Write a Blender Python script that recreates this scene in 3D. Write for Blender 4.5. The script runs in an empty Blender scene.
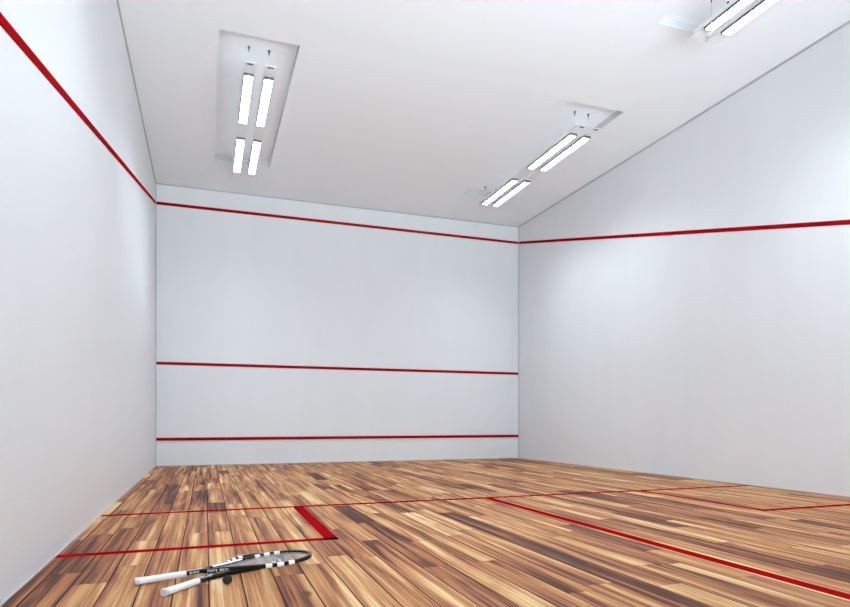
import bpy, bmesh, math, random
from mathutils import Vector, Matrix
random.seed(11)
SC = bpy.context.scene
COL = SC.collection

# ------------------------------------------------------------------ measures
XL, XR, YF, YB, HC = -0.745, 5.655, 10.44, -0.55, 4.443     # court shell
CAM_H, YAW, FPX, HORIZON = 0.7114, 0.3442, 611.08, 420.985
REC = 0.08                                                  # depth of the ceiling recesses
RECESSES = [(0.12, 0.88), (3.99, 4.75)]
RUNS = [(1.42, 4.66), (6.14, 9.22)]

LAMP_S, SKY_S, LOWFILL_S = 92.0, 3.7, 14.5
# ------------------------------------------------------------------ helpers
def obj(name, bm, mat, parent=None, smooth=False, label=None):
    me = bpy.data.meshes.new(name)
    bmesh.ops.recalc_face_normals(bm, faces=bm.faces)
    bm.to_mesh(me); bm.free()
    for m in (mat if isinstance(mat, (list, tuple)) else [mat]):
        me.materials.append(m)
    if smooth:
        for p in me.polygons: p.use_smooth = True
    o = bpy.data.objects.new(name, me); COL.objects.link(o)
    if parent is not None: o.parent = parent
    if label: o['label'] = label
    return o

def struct(name, bm, mat, parent=None, label=None):
    o = obj(name, bm, mat, parent, label=label)
    o['kind'] = 'structure'
    return o

def thing(name, label, cat, loc, group=None):
    o = bpy.data.objects.new(name, None); COL.objects.link(o)
    o.empty_display_size = 0.05
    o.location = loc; o['label'] = label; o['category'] = cat
    if group: o['group'] = group
    return o

def box(bm, x0, x1, y0, y1, z0, z1, mi=0):
    vs = [bm.verts.new(p) for p in ((x0,y0,z0),(x1,y0,z0),(x1,y1,z0),(x0,y1,z0),
                                    (x0,y0,z1),(x1,y0,z1),(x1,y1,z1),(x0,y1,z1))]
    for f in ((0,3,2,1),(4,5,6,7),(0,1,5,4),(1,2,6,5),(2,3,7,6),(3,0,4,7)):
        bm.faces.new([vs[i] for i in f]).material_index = mi

def prism(bm, pts, axis, a, b):
    """extrude a 2-D outline along an axis: 'x' (pts are y,z), 'y' (x,z), 'z' (x,y)"""
    def P(p, t):
        return {'x': (t, p[0], p[1]), 'y': (p[0], t, p[1]), 'z': (p[0], p[1], t)}[axis]
    A = [bm.verts.new(P(p, a)) for p in pts]; B = [bm.verts.new(P(p, b)) for p in pts]
    n = len(pts)
    bm.faces.new(A); bm.faces.new(B[::-1])
    for i in range(n):
        bm.faces.new((A[i], A[(i+1) % n], B[(i+1) % n], B[i]))

def rings(bm, rs, mi=None, cap=True, closed=False):
    """skin a list of vertex rings"""
    V = [[bm.verts.new(p) for p in r] for r in rs]
    n = len(rs[0]); m = len(rs)
    for i in range(m if closed else m-1):
        for j in range(n):
            f = bm.faces.new((V[i][j], V[i][(j+1) % n], V[(i+1) % m][(j+1) % n], V[(i+1) % m][j]))
            if mi: f.material_index = mi(i, j)
    if cap and not closed:
        bm.faces.new(V[0][::-1]); bm.faces.new(V[-1])

def cyl(bm, x, y, z0, z1, r0, r1=None, n=12):
    r1 = r0 if r1 is None else r1
    c = lambda z, r: [(x + r*math.cos(2*math.pi*k/n), y + r*math.sin(2*math.pi*k/n), z) for k in range(n)]
    rings(bm, [c(z0, r0), c(z1, r1)])

# ------------------------------------------------------------------ materials
def mat(name, col=(.8,.8,.8), rough=.5, spec=.5, metal=0.0):
    m = bpy.data.materials.new(name); m.use_nodes = True
    b = m.node_tree.nodes['Principled BSDF']
    b.inputs['Base Color'].default_value = (*col, 1); b.inputs['Roughness'].default_value = rough
    b.inputs['Specular IOR Level'].default_value = spec; b.inputs['Metallic'].default_value = metal
    return m, m.node_tree, b

def N(t, kind, **kw):
    n = t.nodes.new(kind)
    for k, v in kw.items():
        if k in n.inputs.keys(): n.inputs[k].default_value = v
        else: setattr(n, k, v)
    return n

def plaster(name, col, rough, spec, bump, streak):
    """painted court plaster: fine grain plus trowel streaks"""
    m, t, b = mat(name, col, rough, spec); L = t.links
    tc = N(t, 'ShaderNodeTexCoord')
    mp = N(t, 'ShaderNodeMapping'); mp.inputs['Scale'].default_value = streak
    L.new(tc.outputs['Object'], mp.inputs['Vector'])
    n1 = N(t, 'ShaderNodeTexNoise', Scale=1.0, Detail=4.0)
    L.new(mp.outputs['Vector'], n1.inputs['Vector'])
    n2 = N(t, 'ShaderNodeTexNoise', Scale=55.0, Detail=2.0)
    L.new(tc.outputs['Object'], n2.inputs['Vector'])
    add = N(t, 'ShaderNodeMath', operation='MULTIPLY_ADD')
    L.new(n1.outputs['Fac'], add.inputs[0]); add.inputs[1].default_value = .9
    L.new(n2.outputs['Fac'], add.inputs[2])
    bp = N(t, 'ShaderNodeBump', Strength=bump, Distance=0.01)
    L.new(add.outputs[0], bp.inputs['Height']); L.new(bp.outputs['Normal'], b.inputs['Normal'])
    r = N(t, 'ShaderNodeMapRange'); r.inputs['To Min'].default_value = rough-.07; r.inputs['To Max'].default_value = rough+.07
    L.new(n1.outputs['Fac'], r.inputs['Value']); L.new(r.outputs[0], b.inputs['Roughness'])
    # very faint trowel mottling of the paint itself
    mx = N(t, 'ShaderNodeMix', data_type='RGBA')
    mx.inputs[6].default_value = (*[c*.965 for c in col], 1); mx.inputs[7].default_value = (*[min(1, c*1.02) for c in col], 1)
    L.new(n1.outputs['Fac'], mx.inputs[0]); L.new(mx.outputs[2], b.inputs['Base Color'])
    return m

WALL = plaster('white court plaster', (.815,.83,.85), .40, .45, .12, (3.2, 3.2, .8))
CEIL = plaster('white ceiling paint', (.935,.96,.985), .7, .2, .03, (2, 2, 2))
EDGE = mat('grey recess side shade', (.62,.63,.65), .8, .1)[0]  # greyer than the ceiling paint to imitate shade on the recess sides
JOINT = mat('grey trim', (.50,.51,.535), .7, .2)[0]  # plain grey for the corner strips and window clips

def red_paint():
    m, t, b = mat('red court paint', (.36,.006,.008), .7, .0); L = t.links
    tc = N(t, 'ShaderNodeTexCoord'); n = N(t, 'ShaderNodeTexNoise', Scale=14.0, Detail=4.0)
    L.new(tc.outputs['Object'], n.inputs['Vector'])
    mx = N(t, 'ShaderNodeMix', data_type='RGBA')
    mx.inputs[6].default_value = (.25,.0035,.005,1); mx.inputs[7].default_value = (.36,.006,.009,1)
    L.new(n.outputs['Fac'], mx.inputs[0]); L.new(mx.outputs[2], b.inputs['Base Color'])
    return m
RED = red_paint()

def wood():
    m, t, b = mat('varnished hardwood planks', (.4,.25,.13), .5, .10); L = t.links
    tc = N(t, 'ShaderNodeTexCoord')
    sh = N(t, 'ShaderNodeAttribute', attribute_name='shift')
    tint = N(t, 'ShaderNodeAttribute', attribute_name='tint')
    pos = N(t, 'ShaderNodeVectorMath', operation='ADD')
    L.new(tc.outputs['Object'], pos.inputs[0]); L.new(sh.outputs['Vector'], pos.inputs[1])
    def streak(sx, sy, det, dist, rough=.55):
        mp = N(t, 'ShaderNodeMapping'); mp.inputs['Scale'].default_value = (sx, sy, 1)
        L.new(pos.outputs[0], mp.inputs['Vector'])
        n = N(t, 'ShaderNodeTexNoise', Scale=1.0, Detail=det, Roughness=rough, Distortion=dist)
        L.new(mp.outputs['Vector'], n.inputs['Vector']); return n
    broad = streak(18, .42, 2.5, .55)          # bands of heartwood and sapwood
    fine = streak(85, 1.1, 4.0, .25, .65)     # grain lines
    cloud = streak(8, .8, 3.0, 1.1)         # darker figured patches
    # value = tint + grain
    def madd(a, k, c):
        n = N(t, 'ShaderNodeMath', operation='MULTIPLY_ADD'); L.new(a, n.inputs[0]); n.inputs[1].default_value = k
        if isinstance(c, float): n.inputs[2].default_value = c
        else: L.new(c, n.inputs[2])
        return n.outputs[0]
    v = madd(broad.outputs['Fac'], WOOD_BROAD, tint.outputs['Fac'])
    v = madd(fine.outputs['Fac'], WOOD_FINE, v)
    v = madd(cloud.outputs['Fac'], WOOD_CLOUD, v)
    off = N(t, 'ShaderNodeMath', operation='ADD'); L.new(v, off.inputs[0])
    off.inputs[1].default_value = -.5*(WOOD_BROAD+WOOD_FINE+WOOD_CLOUD)
    cr = N(t, 'ShaderNodeValToRGB'); L.new(off.outputs[0], cr.inputs['Fac'])
    e = cr.color_ramp.elements
    stops = WOOD_STOPS
    e[0].position, e[0].color = stops[0][0], (*stops[0][1], 1)
    e[1].position, e[1].color = stops[-1][0], (*stops[-1][1], 1)
    for p, c in stops[1:-1]:
        x = e.new(p); x.color = (*c, 1)
    # knots
    mpk = N(t, 'ShaderNodeMapping'); mpk.inputs['Scale'].default_value = (3.4, 1.5, 1)
    L.new(pos.outputs[0], mpk.inputs['Vector'])
    vo = N(t, 'ShaderNodeTexVoronoi', Scale=1.0); vo.inputs['Randomness'].default_value = 1.0
    L.new(mpk.outputs['Vector'], vo.inputs['Vector'])
    kr = N(t, 'ShaderNodeMapRange'); kr.inputs['From Min'].default_value = .03; kr.inputs['From Max'].default_value = .085
    kr.inputs['To Min'].default_value = .85; kr.inputs['To Max'].default_value = 0.0
    L.new(vo.outputs['Distance'], kr.inputs['Value'])
    mk = N(t, 'ShaderNodeMix', data_type='RGBA'); mk.inputs[7].default_value = (.045,.022,.014,1)
    L.new(kr.outputs[0], mk.inputs[0]); L.new(cr.outputs['Color'], mk.inputs[6])
    L.new(mk.outputs[2], b.inputs['Base Color'])
    bp = N(t, 'ShaderNodeBump', Strength=.12, Distance=.004)
    L.new(fine.outputs['Fac'], bp.inputs['Height']); L.new(bp.outputs['Normal'], b.inputs['Normal'])
    r = N(t, 'ShaderNodeMapRange'); r.inputs['To Min'].default_value = .44; r.inputs['To Max'].default_value = .58
    L.new(cloud.outputs['Fac'], r.inputs['Value']); L.new(r.outputs[0], b.inputs['Roughness'])
    return m
WOOD_BROAD, WOOD_FINE, WOOD_CLOUD = 1.8, 1.1, 1.0
WOOD_STOPS = [(0.0, (.055,.016,.010)), (.20, (.125,.038,.020)), (.38, (.285,.100,.046)),
              (.56, (.41,.175,.070)), (.74, (.53,.285,.122)), (1.0, (.73,.51,.275))]
WOOD = wood()
GAP = mat('dark joint between planks', (.018,.009,.006), .8, .1)[0]

LAMP_BODY = mat('white lamp housing', (.88,.89,.91), .4, .4)[0]
LAMP_TRIM = mat('grey lamp trim', (.15,.155,.165), .5, .3)[0]
REFL = mat('white lamp reflector', (.93,.94,.95), .5, .4)[0]
STEEL = mat('steel wire', (.55,.56,.58), .35, .5, .6)[0]
DARK_STEEL = mat('dark metal ceiling cap', (.10,.10,.105), .45, .5, .3)[0]
def glow(name, col, s):
    m = bpy.data.materials.new(name); m.use_nodes = True; t = m.node_tree
    t.nodes.clear(); e = t.nodes.new('ShaderNodeEmission'); o = t.nodes.new('ShaderNodeOutputMaterial')
    e.inputs['Color'].default_value = (*col, 1); e.inputs['Strength'].default_value = s
    t.links.new(e.outputs[0], o.inputs['Surface']); return m
LAMP = glow('fluorescent diffuser', (.80,.915,1.0), LAMP_S)
RECESS_FILL = glow('added recess fill glow', (.93,.96,1.0), .75)  # added glow on the lamp tops, brightens the ceiling recesses

# ------------------------------------------------------------------ floor: one mesh of planks over a dark bed
def build_floor():
    me = bpy.data.meshes.new('floor')
    V, F, MI, tint, shift = [], [], [], [], []
    def quad(x0, x1, y0, y1, z, mi, tt, ss):
        i = len(V); V.extend([(x0,y0,z),(x1,y0,z),(x1,y1,z),(x0,y1,z)])
        F.append((i,i+1,i+2,i+3)); MI.append(mi); tint.append(tt); shift.append(ss)
    W, G = .1396, .0056
    quad(XL-.02, XR+.02, YB-.02, YF+.02, -.004, 1, 0, (0,0,0))
    k0 = math.floor((XL-.012)/W)-1
    for k in range(k0, k0+60):
        x0, x1 = .012+k*W, .012+(k+1)*W
        x0, x1 = max(x0+G/2, XL-.01), min(x1-G/2, XR+.01)
        if x1-x0 < .004: continue
        y = YB-.3-random.random()*1.2
        while y < YF:
            ln = random.choice((.6,.8,1.0,1.3,1.6,2.0))*random.uniform(.85,1.15)
            a, b = max(y, YB-.01), min(y+ln-.0022, YF+.01)
            if b-a > .01:
                r = random.random()
                tt = random.gauss(.51, .07)
                if r < .13: tt -= random.uniform(.15,.32)
                elif r > .84: tt += random.uniform(.08,.2)
                ss = (random.uniform(0,40), random.uniform(0,40), 0)
                quad(x0, x1, a, b, 0.0, 0, tt, ss)
            y += ln
    # a solid slab under the planks
    i = len(V)
    x0,x1,y0,y1 = XL-.2, XR+.2, YB-.2, YF+.2
    V.extend([(x0,y0,-.2),(x1,y0,-.2),(x1,y1,-.2),(x0,y1,-.2),(x0,y0,-.0045),(x1,y0,-.0045),(x1,y1,-.0045),(x0,y1,-.0045)])
    for f in ((0,3,2,1),(4,5,6,7),(0,1,5,4),(1,2,6,5),(2,3,7,6),(3,0,4,7)):
        F.append(tuple(i+j for j in f)); MI.append(1); tint.append(0); shift.append((0,0,0))
    me.from_pydata(V, [], F); me.materials.append(WOOD); me.materials.append(GAP)
    me.polygons.foreach_set('material_index', MI)
    a = me.attributes.new('tint', 'FLOAT', 'FACE'); a.data.foreach_set('value', tint)
    s = me.attributes.new('shift', 'FLOAT_VECTOR', 'FACE'); s.data.foreach_set('vector', [c for v in shift for c in v])
    me.update()
    o = bpy.data.objects.new('floor', me); COL.objects.link(o); o['kind'] = 'structure'
    return o
floor = build_floor()

def floor_line(name, x0, x1, y0, y1, label):
    bm = bmesh.new(); box(bm, x0, x1, y0, y1, -.001, .0012)
    return struct(name, bm, RED, floor, label)
YS, YX, LW = 5.135, 3.67, .072
floor_line('short_line', XL+.004, XR-.004, YS-LW/2, YS+LW/2, 'red short line across the whole wooden floor')
floor_line('half_court_line', 2.41, 2.486, YB+.02, YS, 'red half court line down the middle of the floor')
floor_line('service_box_line', .675, .755, YX-LW/2, YS, 'broad red side line of the left service box')
floor_line('service_box_line', XL+.004, .755, YX-LW/2, YX+LW/2, 'red back line of the left service box')
floor_line('service_box_line', 4.15, 4.21, YX-LW/2, YS, 'red side line of the right service box')
floor_line('service_box_line', 4.15, XR-.004, YX-LW/2, YX+LW/2, 'red back line of the right service box')

# ------------------------------------------------------------------ walls and ceiling
T = .2
def wall(name, *b):
    bm = bmesh.new(); box(bm, *b); return struct(name, bm, WALL)
wl = wall('wall_left', XL-T, XL, YB-T, YF+T, -.1, HC+.25)
wr = wall('wall_right', XR, XR+T, YB-T, YF+T, -.1, HC+.25)
wf = wall('wall_front', XL, XR, YF, YF+T, -.1, HC+.25)
# the back of the court is a glass wall: daylight falls in behind the camera
def back_wall():
    bm = bmesh.new()
    box(bm, XL, XR, YB-T, YB, 3.3, HC+.25)
    wb = struct('wall_back', bm, WALL)
    gm = bpy.data.materials.new('clear glass'); gm.use_nodes = True; t = gm.node_tree; t.nodes.clear()
    o = t.nodes.new('ShaderNodeOutputMaterial'); mx = t.nodes.new('ShaderNodeMixShader'); fr = t.nodes.new('ShaderNodeFresnel')
    tr = t.nodes.new('ShaderNodeBsdfTransparent'); gl = t.nodes.new('ShaderNodeBsdfGlossy'); gl.inputs['Roughness'].default_value = .02
    tr.inputs['Color'].default_value = (.95,.97,.965,1); fr.inputs['IOR'].default_value = 1.45
    t.links.new(fr.outputs[0], mx.inputs[0]); t.links.new(tr.outputs[0], mx.inputs[1]); t.links.new(gl.outputs[0], mx.inputs[2]); t.links.new(mx.outputs[0], o.inputs['Surface'])
    n = 4; w = (XR-XL)/n
    for k in range(n):
        bm = bmesh.new(); a, b = XL+k*w, XL+(k+1)*w
        box(bm, a+.004, b-.004, YB-.106, YB-.094, .006, 3.295)
        win = struct('window_%d' % (k+1), bm, gm)
        bm = bmesh.new()
        for zz in (.02, 1.6, 3.2): box(bm, b-.05, b-.004, YB-.12, YB-.08, zz, zz+.08)
        struct('window_clip', bm, JOINT, win)
    return wb
wb = back_wall()

def ceiling():
    bm = bmesh.new()
    xs = sorted([XL, XR] + [v for r in RECESSES for v in r]); ys = sorted([YB, YF] + [v for r in RUNS for v in r])
    top = HC+.24
    for i in range(len(xs)-1):
        for j in range(len(ys)-1):
            rec = (xs[i], xs[i+1]) in RECESSES and (ys[j], ys[j+1]) in RUNS
            box(bm, xs[i], xs[i+1], ys[j], ys[j+1], HC+REC if rec else HC, top)
    bmesh.ops.recalc_face_normals(bm, faces=bm.faces)
    for f in bm.faces:                       # recess sides greyed, shade put into their colour
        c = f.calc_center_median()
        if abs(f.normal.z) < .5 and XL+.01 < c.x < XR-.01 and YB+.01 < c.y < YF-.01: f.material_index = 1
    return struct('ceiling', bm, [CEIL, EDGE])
ceiling()

LT = .047
def front_line(name, z, label, d=.004):
    bm = bmesh.new(); box(bm, XL+.012, XR-.012, YF-d, YF+.002, z-LT/2, z+LT/2); return struct(name, bm, RED, wf, label)
front_line('out_line', 4.1297, 'red out line near the top of the front wall')
front_line('service_line', 1.6199, 'red service line halfway up the front wall')
front_line('tin_line', .4248, 'red line low on the front wall above the tin', .012)
def side_line(x, s, parent, label):
    bm = bmesh.new(); g = .2438
    pts = [(YF-.012, 4.1297-LT/2), (YF-.012, 4.1297+LT/2), (YB+.01, 4.1297-g*(YF-YB)+LT/2), (YB+.01, 4.1297-g*(YF-YB)-LT/2)]
    prism(bm, pts, 'x', x-.002*s, x+.004*s); return struct('out_line', bm, RED, parent, label)
side_line(XL, 1, wl, 'red out line sloping along the left wall')
side_line(XR, -1, wr, 'red out line sloping along the right wall')

# grey trim joints in the corners and along the ceiling and floor edges
def trim(n, *b):
    bm = bmesh.new(); box(bm, *b); return struct('trim_%d' % n, bm, JOINT)
g = .013
trim(1, XL, XL+g, YF-g, YF, 0, HC); trim(2, XR-g, XR, YF-g, YF, 0, HC)
trim(3, XL+g, XR-g, YF-g, YF, HC-.018, HC)
trim(4, XL, XL+g, YB, YF-g, HC-.018, HC); trim(5, XR-g, XR, YB, YF-g, HC-.018, HC)
trim(6, XL, XL+.005, YB, YF-g, 0, .006); trim(7, XR-.005, XR, YB, YF-g, 0, .006); trim(8, XL+g, XR-g, YF-.006, YF, 0, .007)

# ------------------------------------------------------------------ pendant lamps
LEN, WID = 2.99, .126
ZB = HC-.182                       # underside of the housing
ZT = HC-.148                       # top of the housing
ZL = HC-.206                       # lower edge of the lip
DEPTH = .048
LENS = [(.25, 1.315), (1.75, 2.82)]
def lamp(x, y, label):
    """x, y: centre line and near end of the lamp"""
    top = HC+REC
    r = thing('pendant_lamp', label, 'lamp', (x, y, top), 'suspended strip lamps under the ceiling')
    Z = lambda z: z-top
    w = WID/2; lw = .051
    bm = bmesh.new()
    edges = [.04] + [v for ab in LENS for v in ab] + [LEN]
    for a, b in zip(edges[0::2], edges[1::2]):
        box(bm, -w, w, a, b, Z(ZB), Z(ZB+.006))
        box(bm, -.057, .057, max(a, .10), min(b, LEN-.06), Z(ZB+.006), Z(ZT))
    for a, b in LENS:
        for s in (-1, 1):
            x0, x1 = sorted((s*lw, s*w)); box(bm, x0, x1, a, b, Z(ZB), Z(ZB+.006))
            x0, x1 = sorted((s*lw, s*.057)); box(bm, x0, x1, a, b, Z(ZB+.006), Z(ZT))
        box(bm, -lw, lw, a, b, Z(ZT-.006), Z(ZT))
    obj('housing', bm, LAMP_BODY, r)
    for a, b in LENS:
        bm = bmesh.new(); t = .0045
        for s in (-1, 1):
            x0, x1 = sorted((s*lw, s*(lw-t))); box(bm, x0, x1, a, b, Z(ZL), Z(ZB+.004))
        for y0, y1 in ((a-.014, a+t), (b-t, b)): box(bm, -lw+t, lw-t, y0, y1, Z(ZL), Z(ZB+.004))
        obj('trim_frame', bm, LAMP_TRIM, r, label='dark grey frame around the bright diffuser')
        bm = bmesh.new(); u = .0035
        for s in (-1, 1):
            x0, x1 = sorted((s*(lw-t), s*(lw-t-u))); box(bm, x0, x1, a+t, b-t, Z(ZL+.002), Z(ZL+DEPTH))
        for y0, y1 in ((a+t, a+t+u), (b-t-u, b-t)): box(bm, -lw+t+u, lw-t-u, y0, y1, Z(ZL+.002), Z(ZL+DEPTH))
        obj('reflector', bm, REFL, r)
        bm = bmesh.new(); nb = 13
        # one comb of cross blades on a thin side rail
        x0, x1 = -lw+t+u, lw-t-u; pts = [(x0, a+t+u), ]
        for k in range(1, nb):
            y0 = a+t+(b-a-2*t)*k/nb
            pts += [(x0+.0015, y0-.001), (x1, y0-.001), (x1, y0+.001), (x0+.0015, y0+.001)]
        pts += [(x0+.0015, b-t-u), (x0, b-t-u)]; pts.insert(1, (x0+.0015, a+t+u))
        prism(bm, pts, 'z', Z(ZL+.006), Z(ZL+DEPTH-.002))
        obj('louvre', bm, REFL, r)
        bm = bmesh.new(); box(bm, -lw+t, lw-t, a+t, b-t, Z(ZL+DEPTH), Z(ZL+DEPTH+.004))
        obj('diffuser', bm, LAMP, r, label='glowing white diffuser')
    bm = bmesh.new(); box(bm, -.03, .03, .055, .082, Z(ZB-.002), Z(ZB+.002))
    obj('end_slot', bm, LAMP_TRIM, r, label='small dark slot under the near end')
    bm = bmesh.new(); box(bm, -.04, .04, .2, LEN-.2, Z(ZT-.002), Z(ZT+.003)); obj('recess_fill', bm, RECESS_FILL, r)  # unseen glowing strip, added to fill the recess above
    for yy in (.22, 2.785):
        bm = bmesh.new(); cyl(bm, 0, yy, Z(ZT), -.02, .0014, n=6)
        wi = obj('wire', bm, STEEL, r)
        bm = bmesh.new(); cyl(bm, 0, yy, -.024, 0, .010, .012); cyl(bm, 0, yy, -.05, -.034, .005, .006)
        obj('ceiling_cap', bm, DARK_STEEL, wi, label='small dark ceiling cap')
        bm = bmesh.new(); cyl(bm, 0, yy, Z(ZT), Z(ZT)+.018, .008, .005); obj('clamp', bm, STEEL, wi)
    return r
Y1, Y2 = 6.24, 1.515
lamp(.412, Y1, 'suspended white strip lamp nearest the left wall, outer one of its pair')
lamp(.612, Y1, 'suspended white strip lamp right of the one nearest the left wall')
lamp(4.275, Y1, 'suspended strip lamp above the far right corner, left one of its pair')
lamp(4.470, Y1, 'strip lamp above the far right corner, right one of its pair')
lamp(4.275, Y2, 'strip lamp cut off by the top edge of the photo, left one of its pair')
lamp(4.470, Y2, 'strip lamp cut off by the top edge of the photo, right one of its pair')
lamp(.412, Y2, 'strip lamp over the near left floor, out of the photo, beside the left wall')
lamp(.612, Y2, 'strip lamp over the near left floor, out of the photo, second from the left wall')

# ------------------------------------------------------------------ squash rackets
BLACK = mat('black racket lacquer', (.004,.004,.0045), .35, .22)[0]
WHITE = mat('white racket paint', (.85,.85,.86), .35, .5)[0]
SILVER = mat('grey racket paint', (.42,.43,.45), .35, .5)[0]
STRING = mat('pale racket strings', (.46,.465,.475), .4, .5)[0]
CAP = mat('pale grey butt cap', (.62,.62,.63), .5, .4)[0]
def grip_mat():
    m, t, b = mat('white wrapped grip', (.84,.84,.85), .7, .3); L = t.links
    tc = N(t, 'ShaderNodeTexCoord'); mp = N(t, 'ShaderNodeMapping'); mp.inputs['Rotation'].default_value = (0, 0, .5)
    L.new(tc.outputs['Object'], mp.inputs['Vector'])
    wv = N(t, 'ShaderNodeTexWave', Scale=14.0, Distortion=.4); L.new(mp.outputs['Vector'], wv.inputs['Vector'])
    bp = N(t, 'ShaderNodeBump', Strength=.5, Distance=.002)
    L.new(wv.outputs['Fac'], bp.inputs['Height']); L.new(bp.outputs['Normal'], b.inputs['Normal'])
    return m
GRIP = grip_mat()
HEAD = [(.283,.009),(.333,.029),(.40,.050),(.463,.074),(.525,.099),(.58,.116),(.64,.118),(.695,.104),(.742,.076),(.770,.041),(.780,0)]
def catmull(P, steps=8):
    out = []; n = len(P)
    for i in range(n-1):
        p0, p1, p2, p3 = P[max(i-1,0)], P[i], P[i+1], P[min(i+2,n-1)]
        for k in range(steps):
            t = k/steps
            out.append(tuple(.5*((2*b)+(-a+c)*t+(2*a-5*b+4*c-d)*t*t+(-a+3*b-3*c+d)*t**3) for a,b,c,d in zip(p0,p1,p2,p3)))
    out.append(P[-1]); return out
half = HEAD + [(HEAD[-2][0], -HEAD[-2][1])]
LEFT = catmull(half)[:-8]
RIGHT = [(x,-y) for x,y in LEFT[::-1]][1:]
LOOP = LEFT + RIGHT
def halfwidth(s):
    for (a,b),(c,d) in zip(LEFT, LEFT[1:]):
        if a <= s <= c and c > a: return b+(d-b)*(s-a)/(c-a)
    return 0.0
def rounded(w, h, k=.3):
    """octagonal section, w across (n), h high (z)"""
    a, b = w/2, h/2; c = min(a, b)*k*2
    return [(a, -b+c),(a, b-c),(a-c, b),(-a+c, b),(-a, b-c),(-a, -b+c),(-a+c, -b),(a-c, -b)]
def racket(label, loc, yaw, pitch, stripe, letters):
    r = thing('squash_racket', label, 'racket', loc, 'squash rackets on the floor')
    r.rotation_euler = (0, -pitch, yaw)
    # grip and butt cap
    bm = bmesh.new(); rs = []
    for s, k in ((.012,.94),(.05,.88),(.12,.84),(.185,.82),(.204,.80),(.208,.64)):
        rs.append([(s, n*k, z*k) for n, z in rounded(.036, .030, .28)])
    rings(bm, rs); obj('grip', bm, GRIP, r, label='white wrapped handle grip')
    bm = bmesh.new(); rs = []
    for s, k in ((0,.90),(.003,1.02),(.014,1.04),(.018,.93)):
        rs.append([(s, n*k, z*min(k,1.03)) for n, z in rounded(.036, .030, .28)])
    rings(bm, rs); obj('butt_cap', bm, CAP, r, label='pale grey butt cap')
    # shaft
    bm = bmesh.new(); rs = []
    for s, w, h in ((.206,.020,.0175),(.240,.021,.0175),(.27,.023,.0175),(.292,.030,.0175),(.308,.030,.0172)):
        rs.append([(s, n, z) for n, z in rounded(w, h, .25)])
    rings(bm, rs, mi=lambda i, j: 1 if (j in (2, 3) and stripe == 2 and i > 1) else 0)
    sh = obj('shaft', bm, [BLACK, SILVER], r)
    # head frame: a swept section with white bands painted on both sides
    bm = bmesh.new(); rs = []; m = len(LOOP)
    for i, (s, n) in enumerate(LOOP):
        a = LOOP[max(i-1,0)]; b = LOOP[min(i+1,m-1)]
        tx, ty = b[0]-a[0], b[1]-a[1]; l = math.hypot(tx, ty); nx, ny = -ty/l, tx/l
        wd = .018
        rs.append([(s+nx*u, n+ny*u, z) for u, z in rounded(wd, .0185, .25)])
    def paint(i, j):
        s = .5*(LOOP[i][0]+LOOP[i+1][0])
        for c in (.553, .603, .655):
            if abs(s-c) < .0125: return 1
        if stripe == 1 and i < m//2 and .325 < s < .47 and j in (2, 3): return 1
        return 0
    # finer loop so that the painted bands have straight ends
    rings(bm, rs, mi=paint)
    obj('frame', bm, [BLACK, WHITE], r, label='black teardrop head frame with white bands')
    # bumper strip round the tip
    bm = bmesh.new(); rs = []
    tip = [i for i, (s, n) in enumerate(LOOP) if s > .705]
    for i in tip:
        s, n = LOOP[i]; a = LOOP[i-1]; b = LOOP[i+1]
        tx, ty = b[0]-a[0], b[1]-a[1]; l = math.hypot(tx, ty); nx, ny = -ty/l, tx/l
        rs.append([(s+nx*(u+.0085), n+ny*(u+.0085), z) for u, z in rounded(.005, .016, .25)])
    rings(bm, rs); obj('bumper_guard', bm, BLACK, r)
    # strings
    bm = bmesh.new()
    def strand(p, q, rad=.0007):
        p, q = Vector(p), Vector(q); d = (q-p).normalized(); u = d.cross(Vector((0,0,1))).normalized()*rad; v = Vector((0,0,rad))
        rings(bm, [[tuple(c+u), tuple(c+v), tuple(c-u), tuple(c-v)] for c in (p, q)], cap=False)
    k = -6
    for k in range(-7, 8):
        n = k*.0150
        ss = [s for s, _ in LEFT if halfwidth(s) > abs(n)+.004]
        if len(ss) > 3: strand((min(ss), n, .0006), (max(ss), n, .0006))
    s = .345
    while s < .775:
        h = halfwidth(s)
        if h > .012: strand((s, -h, -.0006), (s, h, -.0006))
        s += .0175
    obj('string_bed', bm, STRING, r, label='pale grey strings')
    if letters:
        # small white printing along the shaft, too small to read
        bm = bmesh.new(); rnd = random.Random(3)
        def side(s):
            return Vector((s, -.0107 if s < .285 else -(halfwidth(s)+.0092)))
        def run(s, s1):
            # strokes standing on the side face of the shaft and the lower arm
            while s < s1:
                w = rnd.choice((.0050,.0058,.0066)); p = side(s); d = (side(s+w)-p).normalized(); n = Vector((d.y, -d.x))
                def bar(a0, a1, b0, b1):
                    pts = [p+d*a0-n*.001, p+d*a1-n*.001, p+d*a1+n*.0008, p+d*a0+n*.0008]
                    prism(bm, [tuple(v) for v in pts], 'z', b0, b1)
                bar(0, .0019, -.0042, .0058)
                if rnd.random() < .7: bar(w-.0019, w, -.0042, .0058)
                y = rnd.choice((-.0042, .0000, .0040)); bar(0, w, y, y+.0018); s += w+.0026
        run(.222, .262); run(.296, .330); run(.345, .385)
        # thin white pinstripe along the upper edge of the shaft
        prism(bm, [(.208, .0075), (.29, .0105), (.29, .0135), (.208, .0100)], 'z', .0075, .0093)
        obj('lettering', bm, WHITE, sh, label='small white printing')
    else:
        bm = bmesh.new(); prism(bm, [(.208, .006), (.262, .009), (.262, .013), (.208, .010)], 'z', .0075, .0093)
        obj('pinstripe', bm, WHITE, sh, label='short white pinstripe')
        bm = bmesh.new(); prism(bm, [(.216, -.009), (.29, -.013), (.29, -.007), (.216, -.003)], 'z', .0075, .0093)
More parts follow.
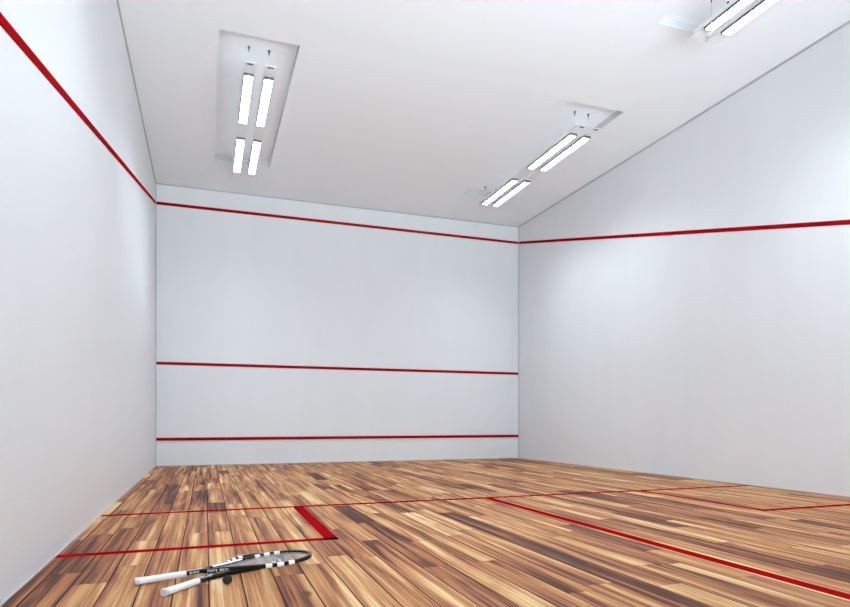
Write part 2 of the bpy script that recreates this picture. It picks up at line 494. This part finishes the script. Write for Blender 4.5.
        obj('pinstripe', bm, SILVER, sh, label='grey pinstripe')
    return r
racket('black squash racket lying on top, its white handle pointing left, white stripe along the throat',
       (-.288, 2.905, .0175), math.radians(10.3), math.radians(2.75), 1, True)
racket('black squash racket lying underneath, its white handle nearer the camera, angled away',
       (-.163, 2.683, .0157), math.radians(50.7), math.radians(-.45), 2, False)

# ------------------------------------------------------------------ ball
def ball():
    m, t, b = mat('black rubber', (.012,.012,.012), .75, .3)
    bm = bmesh.new(); bmesh.ops.create_uvsphere(bm, u_segments=28, v_segments=16, radius=.021)
    o = obj('squash_ball', bm, m, None, True)
    o['label'] = 'small black squash ball on the floor beside the crossed rackets'; o['category'] = 'ball'
    return o
bl = ball(); bl.location = (.088, 2.80, .021)

# ------------------------------------------------------------------ world, camera, view
w = bpy.data.worlds.new('World'); SC.world = w; w.use_nodes = True
wt = w.node_tree; bg = wt.nodes['Background']
# daylight outside the glass wall: sky, plus an added glow from below to lift the ceiling
wc = wt.nodes.new('ShaderNodeTexCoord'); sp = wt.nodes.new('ShaderNodeSeparateXYZ'); mr = wt.nodes.new('ShaderNodeMapRange')
wt.links.new(wc.outputs['Generated'], sp.inputs[0]); wt.links.new(sp.outputs['Z'], mr.inputs['Value'])
mr.inputs['From Min'].default_value = -.38; mr.inputs['From Max'].default_value = -.08
mr.inputs['To Min'].default_value = LOWFILL_S; mr.inputs['To Max'].default_value = SKY_S
wt.links.new(mr.outputs[0], bg.inputs['Strength']); bg.inputs['Color'].default_value = (.80,.90,1.0,1)
cd = bpy.data.cameras.new('Camera'); cam = bpy.data.objects.new('Camera', cd); COL.objects.link(cam)
cam.location = (0, 0, CAM_H); cam.rotation_euler = (math.pi/2, 0, -YAW)
cd.sensor_fit = 'HORIZONTAL'; cd.sensor_width = 36; cd.lens = 36*FPX/850
cd.shift_y = (HORIZON-303.5)/850
cd.clip_start = .01
SC.camera = cam
vs = SC.view_settings
vs.view_transform = 'Standard'; vs.look = 'None'; vs.gamma = 1; vs.use_curve_mapping = False
vs.exposure = 0.09
